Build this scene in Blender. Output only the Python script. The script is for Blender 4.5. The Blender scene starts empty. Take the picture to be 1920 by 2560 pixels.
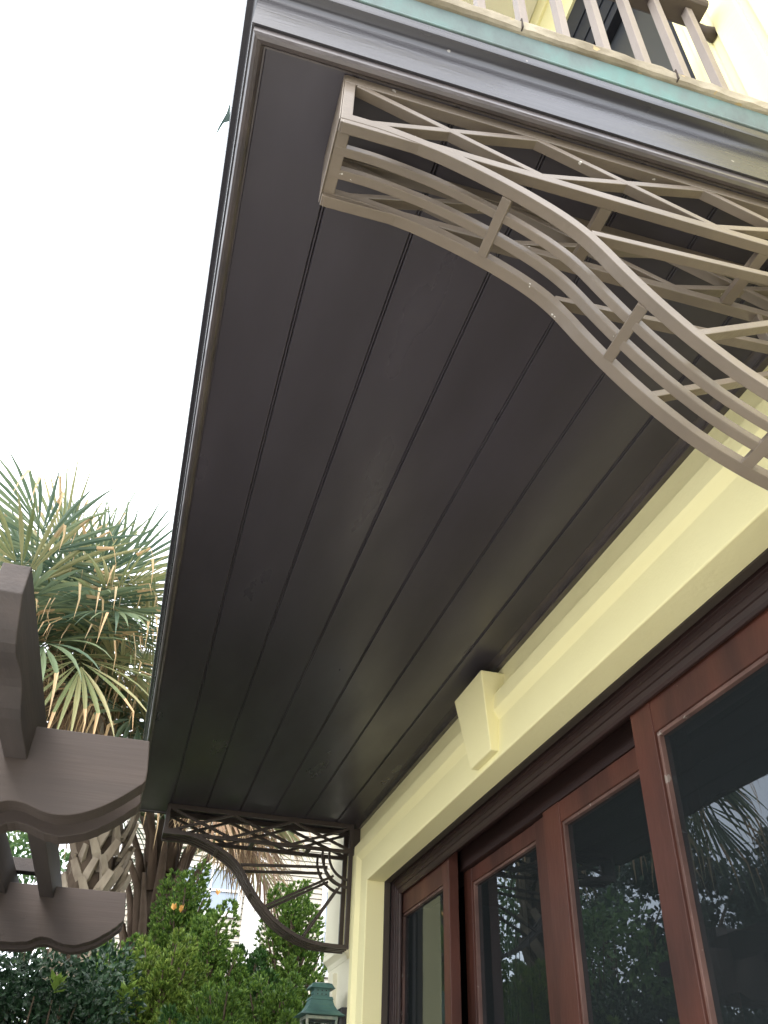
import bpy, bmesh, math, random
from mathutils import Vector, Matrix
C = bpy.context
scene = C.scene
R_ = random.Random(7)

# ------------------------------------------------------------------ camera
S = 1.5                      # calibration unit -> metres
EYE = 1.55
cam_d = bpy.data.cameras.new("Camera")
cam = bpy.data.objects.new("Camera", cam_d)
scene.collection.objects.link(cam)
cam_d.sensor_fit = 'VERTICAL'
cam_d.sensor_height = 32.0
cam_d.lens = 2078.88 / 2560.0 * 32.0
cam_d.clip_start = 0.02
cam_d.clip_end = 3000
rx = Vector((0.96128823, -0.2742247, 0.02693989))      # camera right in world
dn = Vector((0.18773836, 0.58025708, -0.79249986))     # camera down in world
fw = Vector((0.20169097, 0.76687844, 0.60927679))      # camera forward in world
M = Matrix((( rx.x, -dn.x, -fw.x, 0), (rx.y, -dn.y, -fw.y, 0), (rx.z, -dn.z, -fw.z, EYE), (0, 0, 0, 1)))
cam.matrix_world = M
scene.camera = cam

# ------------------------------------------------------------------ light
SUN_EL, SUN_AZ = math.radians(46), math.radians(-125)   # azimuth: direction the light comes from (x,y plane angle)
world = bpy.data.worlds.new("World")
scene.world = world
world.use_nodes = True
nt = world.node_tree
for n in list(nt.nodes): nt.nodes.remove(n)
wo = nt.nodes.new('ShaderNodeOutputWorld')
sky = nt.nodes.new('ShaderNodeTexSky'); sky.sky_type = 'NISHITA'; sky.sun_disc = False
sky.sun_elevation = SUN_EL; sky.sun_rotation = math.radians(90) - SUN_AZ
sky.air_density = 1.0; sky.dust_density = 3.0
b1 = nt.nodes.new('ShaderNodeBackground'); b1.inputs[1].default_value = 0.06
nt.links.new(sky.outputs[0], b1.inputs[0])
b2 = nt.nodes.new('ShaderNodeBackground'); b2.inputs[1].default_value = 1.15
tc = nt.nodes.new('ShaderNodeTexCoord'); cn = nt.nodes.new('ShaderNodeTexNoise')
cn.inputs['Scale'].default_value = 2.2; cn.inputs['Detail'].default_value = 5
cr = nt.nodes.new('ShaderNodeValToRGB')
cr.color_ramp.elements[0].position = 0.3; cr.color_ramp.elements[0].color = (0.86, 0.89, 0.95, 1)
cr.color_ramp.elements[1].position = 0.7; cr.color_ramp.elements[1].color = (1.0, 1.0, 1.0, 1)
nt.links.new(tc.outputs['Generated'], cn.inputs['Vector'])
nt.links.new(cn.outputs['Fac'], cr.inputs[0]); nt.links.new(cr.outputs[0], b2.inputs[0])
ad = nt.nodes.new('ShaderNodeAddShader')
nt.links.new(b1.outputs[0], ad.inputs[0]); nt.links.new(b2.outputs[0], ad.inputs[1])
nt.links.new(ad.outputs[0], wo.inputs[0])
sd = bpy.data.lights.new("Sun", 'SUN'); sd.energy = 0.6; sd.angle = math.radians(20); sd.color = (1.0, 0.95, 0.87)
so = bpy.data.objects.new("Sun", sd); scene.collection.objects.link(so)
sv = Vector((math.cos(SUN_EL) * math.cos(SUN_AZ), math.cos(SUN_EL) * math.sin(SUN_AZ), math.sin(SUN_EL)))
so.rotation_euler = sv.to_track_quat('Z', 'Y').to_euler()
vs = scene.view_settings
vs.view_transform = 'Standard'; vs.look = 'None'; vs.gamma = 1.0; vs.exposure = 1.66
try: vs.use_curve_mapping = False
except Exception: pass

# ------------------------------------------------------------------ helpers
def W(x, y, z): return Vector((x * S, y * S, EYE + z * S))

class MB:
    def __init__(s): s.v = []; s.f = []; s.m = []; s.mi = 0
    def add(s, vs_, fs):
        o = len(s.v); s.v += [Vector(p) for p in vs_]
        for f in fs: s.f.append([i + o for i in f]); s.m.append(s.mi)
        return s
    def box(s, x0, x1, y0, y1, z0, z1, unit=True):
        P = [(x, y, z) for x in (x0, x1) for y in (y0, y1) for z in (z0, z1)]
        if unit: P = [W(*p) for p in P]
        return s.add(P, [(0,1,3,2),(4,6,7,5),(0,4,5,1),(2,3,7,6),(0,2,6,4),(1,5,7,3)])
    def prism(s, poly, fn, a, b):
        """poly: 2D points; fn(p,q,t)->point; extruded t=a..b"""
        n = len(poly)
        P = [fn(p[0], p[1], a) for p in poly] + [fn(p[0], p[1], b) for p in poly]
        fs = [tuple(range(n))[::-1], tuple(range(n, 2 * n))] + [(i, (i + 1) % n, n + (i + 1) % n, n + i) for i in range(n)]
        return s.add(P, fs)
    def bar(s, A, B, w, h, up=Vector((0, 1, 0))):
        """rectangular bar between world points, w across, h along 'up'"""
        A = Vector(A); B = Vector(B); d = (B - A).normalized(); u = (up - d * up.dot(d)).normalized(); r = d.cross(u)
        P = []
        for Q in (A, B):
            for i, j in ((-1,-1),(1,-1),(1,1),(-1,1)): P.append(Q + r * (i * w / 2) + u * (j * h / 2))
        return s.add(P, [(0,1,2,3),(7,6,5,4),(0,4,5,1),(1,5,6,2),(2,6,7,3),(3,7,4,0)])
    def tube(s, pts, rad, n=8, cap=True):
        pts = [Vector(p) for p in pts]; m = len(pts)
        rr = rad if isinstance(rad, (list, tuple)) else [rad] * m
        P = []; ref = Vector((0.13, 0.21, 0.97))
        for i, p in enumerate(pts):
            d = (pts[min(i + 1, m - 1)] - pts[max(i - 1, 0)]).normalized()
            if abs(d.dot(ref)) > 0.95: ref = Vector((1, 0.1, 0))
            a = d.cross(ref).normalized(); b = d.cross(a)
            for k in range(n):
                t = 2 * math.pi * k / n; P.append(p + a * (math.cos(t) * rr[i]) + b * (math.sin(t) * rr[i]))
        fs = [(i*n+k, i*n+(k+1)%n, (i+1)*n+(k+1)%n, (i+1)*n+k) for i in range(m-1) for k in range(n)]
        if cap: fs += [tuple(range(n)), tuple(range((m-1)*n, m*n))[::-1]]
        return s.add(P, fs)
    def sweep(s, prof, path):
        """prof: list of callables? -> list of rings given by path function list"""
        n = len(prof); P = []
        for ring in path: P += ring(prof)
        m = len(path)
        fs = [(i*n+k, i*n+(k+1)%n, (i+1)*n+(k+1)%n, (i+1)*n+k) for i in range(m-1) for k in range(n)]
        fs += [tuple(range(n))[::-1], tuple(range((m-1)*n, m*n))]
        return s.add(P, fs)
    def square_lathe(s, cx, cy, prof, ry=1.0):
        """prof: (half width, z) world; square section rings"""
        P = []
        for h, z in prof: P += [(cx-h, cy-h*ry, z), (cx+h, cy-h*ry, z), (cx+h, cy+h*ry, z), (cx-h, cy+h*ry, z)]
        m = len(prof)
        fs = [(i*4+k, i*4+(k+1)%4, (i+1)*4+(k+1)%4, (i+1)*4+k) for i in range(m-1) for k in range(4)]
        fs += [(0,1,2,3), ((m-1)*4+3,(m-1)*4+2,(m-1)*4+1,(m-1)*4)]
        return s.add(P, fs)
    def build(s, name, mats, parent=None, bevel=0, smooth=False, seg=2, recalc=True):
        me = bpy.data.meshes.new(name)
        off = parent_world(parent) if parent else Vector((0, 0, 0))
        me.from_pydata([tuple(p - off) for p in s.v], [], s.f)
        if not isinstance(mats, (list, tuple)): mats = [mats]
        for m in mats: me.materials.append(m)
        if len(mats) > 1:
            me.polygons.foreach_set('material_index', s.m)
        if recalc:
            bm = bmesh.new(); bm.from_mesh(me); bmesh.ops.recalc_face_normals(bm, faces=bm.faces); bm.to_mesh(me); bm.free()
        if smooth:
            me.polygons.foreach_set('use_smooth', [True] * len(me.polygons))
        me.update()
        o = bpy.data.objects.new(name, me); scene.collection.objects.link(o)
        if parent: o.parent = parent
        if bevel:
            b = o.modifiers.new('bevel', 'BEVEL'); b.width = bevel; b.segments = seg; b.limit_method = 'ANGLE'; b.angle_limit = math.radians(35)
            b.harden_normals = False
        return o

def parent_world(p):
    v = Vector((0, 0, 0))
    while p is not None:
        v = v + Vector(p.location); p = p.parent
    return v
def tag(o, label=None, cat=None, group=None, kind=None):
    if label: o['label'] = label
    if cat: o['category'] = cat
    if group: o['group'] = group
    if kind: o['kind'] = kind
    return o
def thing(name, label, cat, loc=(0, 0, 0), group=None):
    o = bpy.data.objects.new(name, None); scene.collection.objects.link(o)
    o.location = loc; o.empty_display_size = 0.2
    return tag(o, label, cat, group)
def copy_tree(o, parent=None):
    c = o.copy(); scene.collection.objects.link(c); c.parent = parent
    for ch in list(o.children): copy_tree(ch, c)
    return c

# ------------------------------------------------------------------ materials
def mat(name, base, rough=0.6, spec=0.5, var=None, vscale=6.0, bump=0.0, bscale=40.0, metal=0.0, stretch=(1,1,1), detail=6, rvar=0.0, chips=None, coat=0.0, cst=None):
    m = bpy.data.materials.new(name); m.use_nodes = True
    t = m.node_tree; N = t.nodes; L = t.links
    p = N['Principled BSDF']
    p.inputs['Base Color'].default_value = (*base, 1); p.inputs['Roughness'].default_value = rough
    p.inputs['Specular IOR Level'].default_value = spec; p.inputs['Metallic'].default_value = metal
    if coat: p.inputs['Coat Weight'].default_value = coat; p.inputs['Coat Roughness'].default_value = 0.12
    tcd = N.new('ShaderNodeTexCoord'); mp = N.new('ShaderNodeMapping'); mp.inputs['Scale'].default_value = stretch
    L.new(tcd.outputs['Object'], mp.inputs['Vector'])
    col = None
    if var:
        no = N.new('ShaderNodeTexNoise'); no.inputs['Scale'].default_value = vscale; no.inputs['Detail'].default_value = detail
        L.new(mp.outputs[0], no.inputs['Vector'])
        ra = N.new('ShaderNodeValToRGB'); e = ra.color_ramp.elements
        e[0].position = 0.32; e[0].color = (*base, 1); e[1].position = 0.68; e[1].color = (*var, 1)
        L.new(no.outputs['Fac'], ra.inputs[0]); col = ra.outputs[0]
        if rvar:
            mr = N.new('ShaderNodeMapRange'); mr.inputs['To Min'].default_value = rough - rvar; mr.inputs['To Max'].default_value = rough + rvar
            mr.inputs['From Min'].default_value = .3; mr.inputs['From Max'].default_value = .7
            L.new(no.outputs['Fac'], mr.inputs[0]); L.new(mr.outputs[0], p.inputs['Roughness'])
    if chips:
        n2 = N.new('ShaderNodeTexNoise'); n2.inputs['Scale'].default_value = chips[1]; n2.inputs['Detail'].default_value = 3
        if cst:
            m2 = N.new('ShaderNodeMapping'); m2.inputs['Scale'].default_value = cst
            L.new(tcd.outputs['Object'], m2.inputs['Vector']); L.new(m2.outputs[0], n2.inputs['Vector'])
        else: L.new(tcd.outputs['Object'], n2.inputs['Vector'])
        r2 = N.new('ShaderNodeMapRange'); r2.inputs['From Min'].default_value = chips[2]; r2.inputs['From Max'].default_value = chips[2] + 0.012
        L.new(n2.outputs['Fac'], r2.inputs[0])
        mx = N.new('ShaderNodeMixRGB'); mx.inputs[2].default_value = (*chips[0], 1)
        L.new(r2.outputs[0], mx.inputs[0])
        if col: L.new(col, mx.inputs[1])
        else: mx.inputs[1].default_value = (*base, 1)
        col = mx.outputs[0]
    if col: L.new(col, p.inputs['Base Color'])
    if bump:
        nb = N.new('ShaderNodeTexNoise'); nb.inputs['Scale'].default_value = bscale; nb.inputs['Detail'].default_value = 5
        L.new(mp.outputs[0], nb.inputs['Vector'])
        bp = N.new('ShaderNodeBump'); bp.inputs['Strength'].default_value = bump; bp.inputs['Distance'].default_value = 0.01
        L.new(nb.outputs['Fac'], bp.inputs['Height']); L.new(bp.outputs[0], p.inputs['Normal'])
    return m

def leafmat(name, c1, c2, rough=0.5, trans=0.25):
    """leaf colour varied per leaf island"""
    m = bpy.data.materials.new(name); m.use_nodes = True
    t = m.node_tree; N = t.nodes; L = t.links; p = N['Principled BSDF']
    g = N.new('ShaderNodeNewGeometry'); ra = N.new('ShaderNodeValToRGB')
    e = ra.color_ramp.elements; e[0].color = (*c1, 1); e[1].color = (*c2, 1)
    L.new(g.outputs['Random Per Island'], ra.inputs[0]); L.new(ra.outputs[0], p.inputs['Base Color'])
    p.inputs['Roughness'].default_value = rough; p.inputs['Specular IOR Level'].default_value = 0.35
    tr = N.new('ShaderNodeBsdfTranslucent'); L.new(ra.outputs[0], tr.inputs[0])
    mx = N.new('ShaderNodeMixShader'); mx.inputs[0].default_value = trans
    L.new(p.outputs[0], mx.inputs[1]); L.new(tr.outputs[0], mx.inputs[2])
    L.new(mx.outputs[0], N['Material Output'].inputs[0])
    return m

M_yel = mat('yellow_stucco', (0.83, 0.775, 0.44), 0.85, 0.25, var=(0.80, 0.74, 0.405), vscale=1.3, bump=0.10, bscale=70)
M_cream = mat('cream_stucco', (0.80, 0.77, 0.60), 0.85, 0.25, var=(0.77, 0.73, 0.56), vscale=2.0, bump=0.10, bscale=90)
M_soff = mat('dark_stained_board', (0.051, 0.046, 0.055), 0.33, 0.5, var=(0.032, 0.028, 0.034), vscale=2.2, bump=0.025, bscale=26, stretch=(2, 0.6, 2), rvar=0.08)
M_fascia = mat('dark_gloss_trim', (0.032, 0.031, 0.035), 0.25, 0.5, var=(0.022, 0.021, 0.025), vscale=3, bump=0.04, bscale=30, stretch=(0.5, 0.5, 4), rvar=0.05, coat=0.04, chips=((0.22, 0.205, 0.19), 30, 0.745))
M_bead = mat('worn_brown_trim', (0.070, 0.057, 0.054), 0.36, 0.6, var=(0.038, 0.032, 0.033), vscale=9, bump=0.12, bscale=40, stretch=(1, 1, 4), rvar=0.08, coat=0.3)
M_brk = mat('taupe_painted_metal', (0.165, 0.134, 0.102), 0.40, 0.42, var=(0.118, 0.096, 0.074), vscale=4, bump=0.10, bscale=70, rvar=0.08, chips=((0.50, 0.48, 0.44), 36, 0.738), coat=0.2)
M_brk2 = mat('dark_brown_metal', (0.060, 0.046, 0.038), 0.45, 0.4, var=(0.044, 0.034, 0.029), vscale=7, bump=0.1, bscale=60)  # the far bracket's own dark brown finish
M_rail = mat('pale_taupe_rail', (0.235, 0.20, 0.175), 0.5, 0.4, var=(0.205, 0.175, 0.155), vscale=8, bump=0.06, bscale=60)
M_cop = mat('weathered_coping', (0.36, 0.325, 0.25), 0.9, 0.2, var=(0.18, 0.155, 0.11), vscale=9, bump=0.6, bscale=30, chips=((0.36, 0.28, 0.15), 22, 0.66))
M_red = mat('mahogany_frame', (0.095, 0.033, 0.022), 0.46, 0.34, var=(0.036, 0.014, 0.010), vscale=2.2, bump=0.08, bscale=30, stretch=(2.5, 2.5, 0.8), rvar=0.08, chips=((0.33, 0.25, 0.20), 34, 0.765))
M_beadw = mat('worn_glazing_bead', (0.150, 0.085, 0.068), 0.5, 0.4, var=(0.055, 0.028, 0.022), vscale=5, bump=0.2, bscale=40, chips=((0.26, 0.22, 0.19), 22, 0.66))
M_dkred = mat('dark_mahogany_head', (0.030, 0.015, 0.013), 0.45, 0.4, var=(0.020, 0.011, 0.010), vscale=5, bump=0.12, bscale=40, stretch=(8, 0.6, 8))
M_brn = mat('olive_brown_frame', (0.055, 0.043, 0.031), 0.6, 0.4, var=(0.042, 0.033, 0.025), vscale=6, bump=0.1, bscale=50)
M_blk = mat('black_gasket', (0.012, 0.012, 0.013), 0.5, 0.4)
M_perg = mat('taupe_painted_timber', (0.072, 0.056, 0.049), 0.6, 0.35, var=(0.058, 0.046, 0.041), vscale=2.0, bump=0.13, bscale=12, stretch=(0.35, 6, 7), chips=((0.028, 0.022, 0.02), 4.0, 0.735), cst=(0.7, 4, 16))
M_perg2 = mat('grey_weathered_rafter', (0.072, 0.060, 0.056), 0.65, 0.35, var=(0.052, 0.045, 0.043), vscale=2.5, bump=0.16, bscale=14, stretch=(6, 0.6, 9), chips=((0.028, 0.022, 0.02), 4.0, 0.735), cst=(4, 0.7, 16))
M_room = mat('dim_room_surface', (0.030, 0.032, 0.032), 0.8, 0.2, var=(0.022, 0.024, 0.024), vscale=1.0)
M_side = mat('cream_siding', (0.40, 0.375, 0.31), 0.75, 0.3, var=(0.36, 0.335, 0.28), vscale=2.5, stretch=(0.4, 1, 3))
M_white = mat('white_trim_paint', (0.62, 0.62, 0.60), 0.6, 0.3, var=(0.58, 0.58, 0.56), vscale=3)
M_dark = mat('shadow_gap', (0.05, 0.04, 0.035), 0.8, 0.2)
M_verd = mat('verdigris_lantern', (0.085, 0.190, 0.165), 0.5, 0.45, var=(0.060, 0.125, 0.120), vscale=14, bump=0.15, bscale=60, stretch=(1, 1, 0.5))
M_verd2 = mat('worn_lantern_frame', (0.36, 0.36, 0.28), 0.55, 0.4, var=(0.16, 0.22, 0.19), vscale=30, bump=0.15, bscale=80)
M_iron = mat('black_iron', (0.035, 0.035, 0.04), 0.35, 0.5)
M_terr = mat('pale_paving', (0.60, 0.575, 0.53), 0.85, 0.25, var=(0.50, 0.48, 0.44), vscale=3, bump=0.15, bscale=60)
M_grnd = mat('soil_and_mulch', (0.095, 0.088, 0.078), 0.95, 0.1, var=(0.060, 0.062, 0.052), vscale=0.8, bump=0.5, bscale=9)
M_trunk = mat('palm_bark', (0.10, 0.075, 0.055), 0.9, 0.15, var=(0.05, 0.038, 0.028), vscale=12, bump=0.6, bscale=30, stretch=(1, 1, 0.5))
M_boot = mat('palm_boot', (0.30, 0.26, 0.20), 0.85, 0.2, var=(0.15, 0.12, 0.09), vscale=9, bump=0.5, bscale=40, stretch=(1, 1, 0.4))
M_boot2 = mat('palm_boot_brown', (0.20, 0.145, 0.11), 0.85, 0.2, var=(0.10, 0.075, 0.055), vscale=9, bump=0.5, bscale=40, stretch=(1, 1, 0.4))
M_stem = mat('shrub_wood', (0.12, 0.09, 0.065), 0.9, 0.15, var=(0.07, 0.055, 0.04), vscale=10)
M_pal = leafmat('palm_leaf', (0.066, 0.116, 0.083), (0.189, 0.243, 0.138), 0.42, 0.32)
M_pal2 = leafmat('palm_leaf_yellowing', (0.177, 0.221, 0.099), (0.376, 0.354, 0.189), 0.5, 0.3)
M_tan = leafmat('palm_leaf_dry_tip', (0.552, 0.376, 0.211), (0.464, 0.365, 0.221), 0.7, 0.2)
M_dry = leafmat('palm_leaf_dead', (0.287, 0.172, 0.111), (0.442, 0.332, 0.221), 0.75, 0.2)
M_con1 = leafmat('conifer_leaf', (0.034, 0.095, 0.020), (0.190, 0.300, 0.055), 0.5, 0.3)
M_con2 = leafmat('conifer_leaf_bright', (0.060, 0.130, 0.022), (0.260, 0.350, 0.070), 0.5, 0.3)
M_con3 = leafmat('conifer_leaf_dark', (0.019, 0.061, 0.016), (0.056, 0.133, 0.029), 0.5, 0.25)
M_hedge = leafmat('broad_leaf_dark', (0.012, 0.034, 0.017), (0.032, 0.072, 0.034), 0.38, 0.2)
M_lime = leafmat('new_growth_leaf', (0.136, 0.238, 0.043), (0.204, 0.306, 0.068), 0.45, 0.3)
M_orange = leafmat('new_growth_orange', (0.55, 0.24, 0.07), (0.62, 0.38, 0.10), 0.5, 0.3)

def patina():
    m = bpy.data.materials.new('green_patina_copper'); m.use_nodes = True
    t = m.node_tree; N = t.nodes; L = t.links; p = N['Principled BSDF']
    tcd = N.new('ShaderNodeTexCoord'); mp = N.new('ShaderNodeMapping'); mp.inputs['Scale'].default_value = (1, 1, 0.6)
    L.new(tcd.outputs['Object'], mp.inputs[0])
    n1 = N.new('ShaderNodeTexNoise'); n1.inputs['Scale'].default_value = 7.0; n1.inputs['Detail'].default_value = 8; n1.inputs['Roughness'].default_value = 0.62
    L.new(mp.outputs[0], n1.inputs['Vector'])
    ra = N.new('ShaderNodeValToRGB'); e = ra.color_ramp.elements
    e[0].position = 0.36; e[0].color = (0.085, 0.105, 0.108, 1); e[1].position = 0.66; e[1].color = (0.115, 0.215, 0.202, 1)
    k = e.new(0.52); k.color = (0.115, 0.165, 0.160, 1)
    L.new(n1.outputs['Fac'], ra.inputs[0])
    L.new(ra.outputs[0], p.inputs['Base Color']); p.inputs['Roughness'].default_value = 0.7
    nb = N.new('ShaderNodeBump'); nb.inputs['Strength'].default_value = 0.2; nb.inputs['Distance'].default_value = 0.01
    L.new(n1.outputs['Fac'], nb.inputs['Height']); L.new(nb.outputs[0], p.inputs['Normal'])
    return m
M_pat = patina()

def glass(name, tint, ior=1.75):
    m = bpy.data.materials.new(name); m.use_nodes = True
    t = m.node_tree; N = t.nodes; L = t.links
    N.remove(N['Principled BSDF'])
    fr = N.new('ShaderNodeFresnel'); fr.inputs[0].default_value = ior
    gl = N.new('ShaderNodeBsdfGlossy'); gl.inputs['Roughness'].default_value = 0.008; gl.inputs[0].default_value = (0.74, 0.82, 0.90, 1)
    tr = N.new('ShaderNodeBsdfTransparent'); tr.inputs[0].default_value = (*tint, 1)
    tcd = N.new('ShaderNodeTexCoord'); nz = N.new('ShaderNodeTexNoise'); nz.inputs['Scale'].default_value = 1.6
    L.new(tcd.outputs['Object'], nz.inputs['Vector'])
    bp = N.new('ShaderNodeBump'); bp.inputs['Strength'].default_value = 0.05; bp.inputs['Distance'].default_value = 0.02
    L.new(nz.outputs['Fac'], bp.inputs['Height']); L.new(bp.outputs[0], gl.inputs['Normal'])
    df = N.new('ShaderNodeBsdfDiffuse'); df.inputs[0].default_value = (0.060, 0.072, 0.076, 1)
    m0 = N.new('ShaderNodeMixShader'); m0.inputs[0].default_value = 0.22; L.new(tr.outputs[0], m0.inputs[1]); L.new(df.outputs[0], m0.inputs[2])
    mx = N.new('ShaderNodeMixShader'); L.new(fr.outputs[0], mx.inputs[0]); L.new(m0.outputs[0], mx.inputs[1]); L.new(gl.outputs[0], mx.inputs[2])
    L.new(mx.outputs[0], N['Material Output'].inputs[0])
    return m
M_glass = glass('tinted_door_glass', (0.30, 0.33, 0.32), 1.6)
M_lglass = glass('lantern_glass', (0.6, 0.62, 0.6), 1.45)

# ------------------------------------------------------------------ ground
g = MB(); g.add([(-400, -400, -0.02), (400, -400, -0.02), (400, 400, -0.02), (-400, 400, -0.02)], [(0, 1, 2, 3)])
tag(g.build('ground', M_grnd, recalc=False), kind='structure')
g = MB()
xs = [-10.6 + 0.6 * i for i in range(0, 21)]
for i in range(20):
    for j in range(15):
        x = xs[i]; y = -6.5 + 0.6 * j
        x1 = min(x + 0.594, 1.18)
        if x1 > x: g.box(x, x1, y, y + 0.594, -0.015, R_.uniform(0.0, 0.002), unit=False)
tag(g.build('terrace', M_terr, bevel=0.003, seg=1), kind='structure')

# ------------------------------------------------------------------ house
XW = 0.7925; YE = 3.600
GZ = -EYE / S
YJ, YN, ZD = 3.028, 0.708, 0.759
house = thing('house', 'pale yellow stucco house wall with sliding glass doors under a dark balcony', 'house', (1.3, 2.8, 0))
w = MB()
b = 0.012
TOPZ = 4.4
UY0, UY1, UZ0, UZ1 = 0.617, 2.25, 1.17, 2.868
w.box(XW, 1.10, 0.136, YN - b, GZ, 1.165)                  # near pier
w.box(XW, 1.10, YN - b, YJ + b, ZD + b, 1.165)          # over the doors
w.box(XW, 1.10, YJ + b, 3.34, GZ, 1.165)                # far pier
w.box(XW, 1.10, 0.136, UY0, 1.165, UZ1); w.box(XW, 1.10, UY1, YE, 1.165, UZ1)
w.box(XW, 1.10, 0.136, YE, UZ1, TOPZ)
w.build('wall', M_yel, house)
# far corner: pilaster with moulded foot, lower wall, quoin
w = MB()
w.box(0.765, 1.10, 3.34, YE + 0.008, 0.600, 1.165)
w.prism([(0.765, 0.600), (1.10, 0.600), (1.10, 0.548), (0.785, 0.548), (0.781, 0.566), (0.771, 0.575), (0.763, 0.581)], lambda p, q, t: W(p, t, q), 3.30, YE + 0.012)
w.build('pilaster', M_cream, house, bevel=0.003)
w = MB(); w.box(0.785, 1.10, 3.20, YE, GZ, 0.5475); w.build('lower_wall', M_cream, house)
w = MB()
w.prism([(3.442, GZ + .02), (YE + 0.006, GZ + .02), (YE + 0.006, 0.470), (3.50, 0.512), (3.442, 0.525)], lambda p, q, t: W(t, p, q), 0.768, 0.80)
w.build('quoin', M_cream, house, bevel=0.003)

# door surround (swept up the jambs and along the head)
def sweep_open(name, prof, y0, y1, z1, mt, par, bevel=0.003, smooth=False):
    m = MB()
    def ring(fy, fz): return lambda pr: [W(x, fy(d), fz(d)) for d, x in pr]
    m.sweep(prof, [ring(lambda d: y1 + d, lambda d: GZ), ring(lambda d: y1 + d, lambda d: z1 + d),
                   ring(lambda d: y0 - d, lambda d: z1 + d), ring(lambda d: y0 - d, lambda d: GZ)])
    return m.build(name, mt, par, bevel=bevel)
sweep_open('door_surround', [(0, 0.845), (0, 0.781), (0.002, 0.779), (0.0886, 0.780), (0.1095, 0.7655), (0.1105, 0.765), (0.149, 0.765), (0.149, 0.81), (0.03, 0.845)], YN, YJ, ZD, M_yel, house, bevel=0.0025)
# keystone
k = MB()
yc = 1.868
def kz(z, hw, xf): return [W(xf, yc - hw, z), W(xf, yc + hw, z), W(0.80, yc + hw, z), W(0.80, yc - hw, z)]
k.add(kz(0.7735, 0.070, 0.759) + kz(0.9675, 0.099, 0.731), [(0,1,2,3),(7,6,5,4),(0,4,5,1),(1,5,6,2),(2,6,7,3),(3,7,4,0)])
k.build('keystone', M_yel, house, bevel=0.004)
# timber frame
sweep_open('door_frame', [(-0.002, 0.8452), (-0.002, 0.8655), (0.004, 0.8655), (0.05, 0.8655), (0.05, 0.8452)], YN, YJ, ZD, M_brn, house, bevel=0.002)
sweep_open('frame_gasket', [(0.006, 0.8657), (0.006, 0.871), (0.05, 0.871), (0.05, 0.8657)], YN, YJ, ZD, M_blk, house, bevel=0)
inner = sweep_open('inner_frame', [(-0.005, 0.8712), (-0.005, 0.878), (-0.016, 0.8785), (-0.0165, 0.8815), (-0.028, 0.8825), (-0.0285, 0.8860), (-0.040, 0.8875), (-0.0465, 0.8905), (-0.0465, 0.8970), (0.05, 0.8970), (0.05, 0.8712)], YN, YJ, ZD, M_dkred, house, bevel=0.0015)
t = MB(); t.box(0.898, 1.02, YN - 0.02, YJ + 0.02, ZD - 0.012, ZD + 0.05); t.box(0.948, 1.02, YN - 0.02, YJ + 0.02, 0.688, ZD - 0.0125); t.build('door_track', M_dkred, house, bevel=0.002)
# panels
def panel(y0, y1, x0, sl, sr, mt, top=0.652, ztop=0.7455):
    f = MB(); x1 = x0 + 0.030; zb = GZ + 0.01
    f.box(x0, x1, y0, y0 + sl, zb, ztop); f.box(x0, x1, y1 - sr, y1, zb, ztop)
    f.box(x0 + 0.0015, x1, y0 + sl, y1 - sr, top, ztop - 0.0006)
    f.box(x0 + 0.0015, x1, y0 + sl, y1 - sr, zb, zb + 0.16)
    o = f.build('sliding_door', mt, house, bevel=0.002); f = MB()
    bw = 0.0075
    f.box(x0 + 0.006, x1 - 0.002, y0 + sl - 0.001, y0 + sl + bw, zb + 0.159, top + 0.001)
    f.box(x0 + 0.006, x1 - 0.002, y1 - sr - bw, y1 - sr + 0.001, zb + 0.159, top + 0.001)
    f.box(x0 + 0.006, x1 - 0.002, y0 + sl + bw, y1 - sr - bw, top - bw, top + 0.001)
    f.build('glazing_bead', M_beadw, o, bevel=0.0012)
    gl = MB(); gl.add([W(x0 + 0.016, y0 + sl, zb + 0.15), W(x0 + 0.016, y1 - sr, zb + 0.15), W(x0 + 0.016, y1 - sr, top), W(x0 + 0.016, y0 + sl, top)], [(3, 2, 1, 0)])
    gl.build('glass_pane', M_glass, o, recalc=False)
    return o
panel(0.722, 1.402, 0.900, 0.073, 0.073, M_red)
panel(1.335, 1.936, 0.948, 0.075, 0.090, M_red, top=0.638, ztop=0.6865)
panel(1.944, 2.545, 0.962, 0.075, 0.065, M_red, top=0.645, ztop=0.6865)
panel(2.507, 3.060, 0.900, 0.056, 0.052, M_red)
# room behind
t = MB()
t.box(1.05, 3.2, 0.0, 3.40, GZ - 0.001, GZ + 0.004); t.box(1.1005, 3.2, 0.0, 3.40, 0.80, 0.84); t.box(3.2, 3.25, 0.0, 3.40, GZ, 0.84)
t.box(1.1005, 3.2, -0.05, 0.0, GZ, 0.84); t.box(1.1005, 3.2, 3.40, 3.45, GZ, 0.84)
t.build('room_interior', M_room, house)
t = MB()
for i in range(7):
    yy = 2.62 + i * 0.012; t.box(1.16 + (i % 2) * 0.02, 1.185 + (i % 2) * 0.02, yy, yy + 0.011, GZ + 0.02, 0.76)
cur = mat('grey_curtain', (0.20, 0.22, 0.215), 0.9, 0.2)
t.build('curtain', cur, house); t = MB()
for i in range(16):
    yy = 1.05 + i * 0.018; t.box(1.20 + (i % 2) * 0.02, 1.225 + (i % 2) * 0.02, yy, yy + 0.016, GZ + 0.02, 0.76)
t.build('curtain', cur, house)
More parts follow.
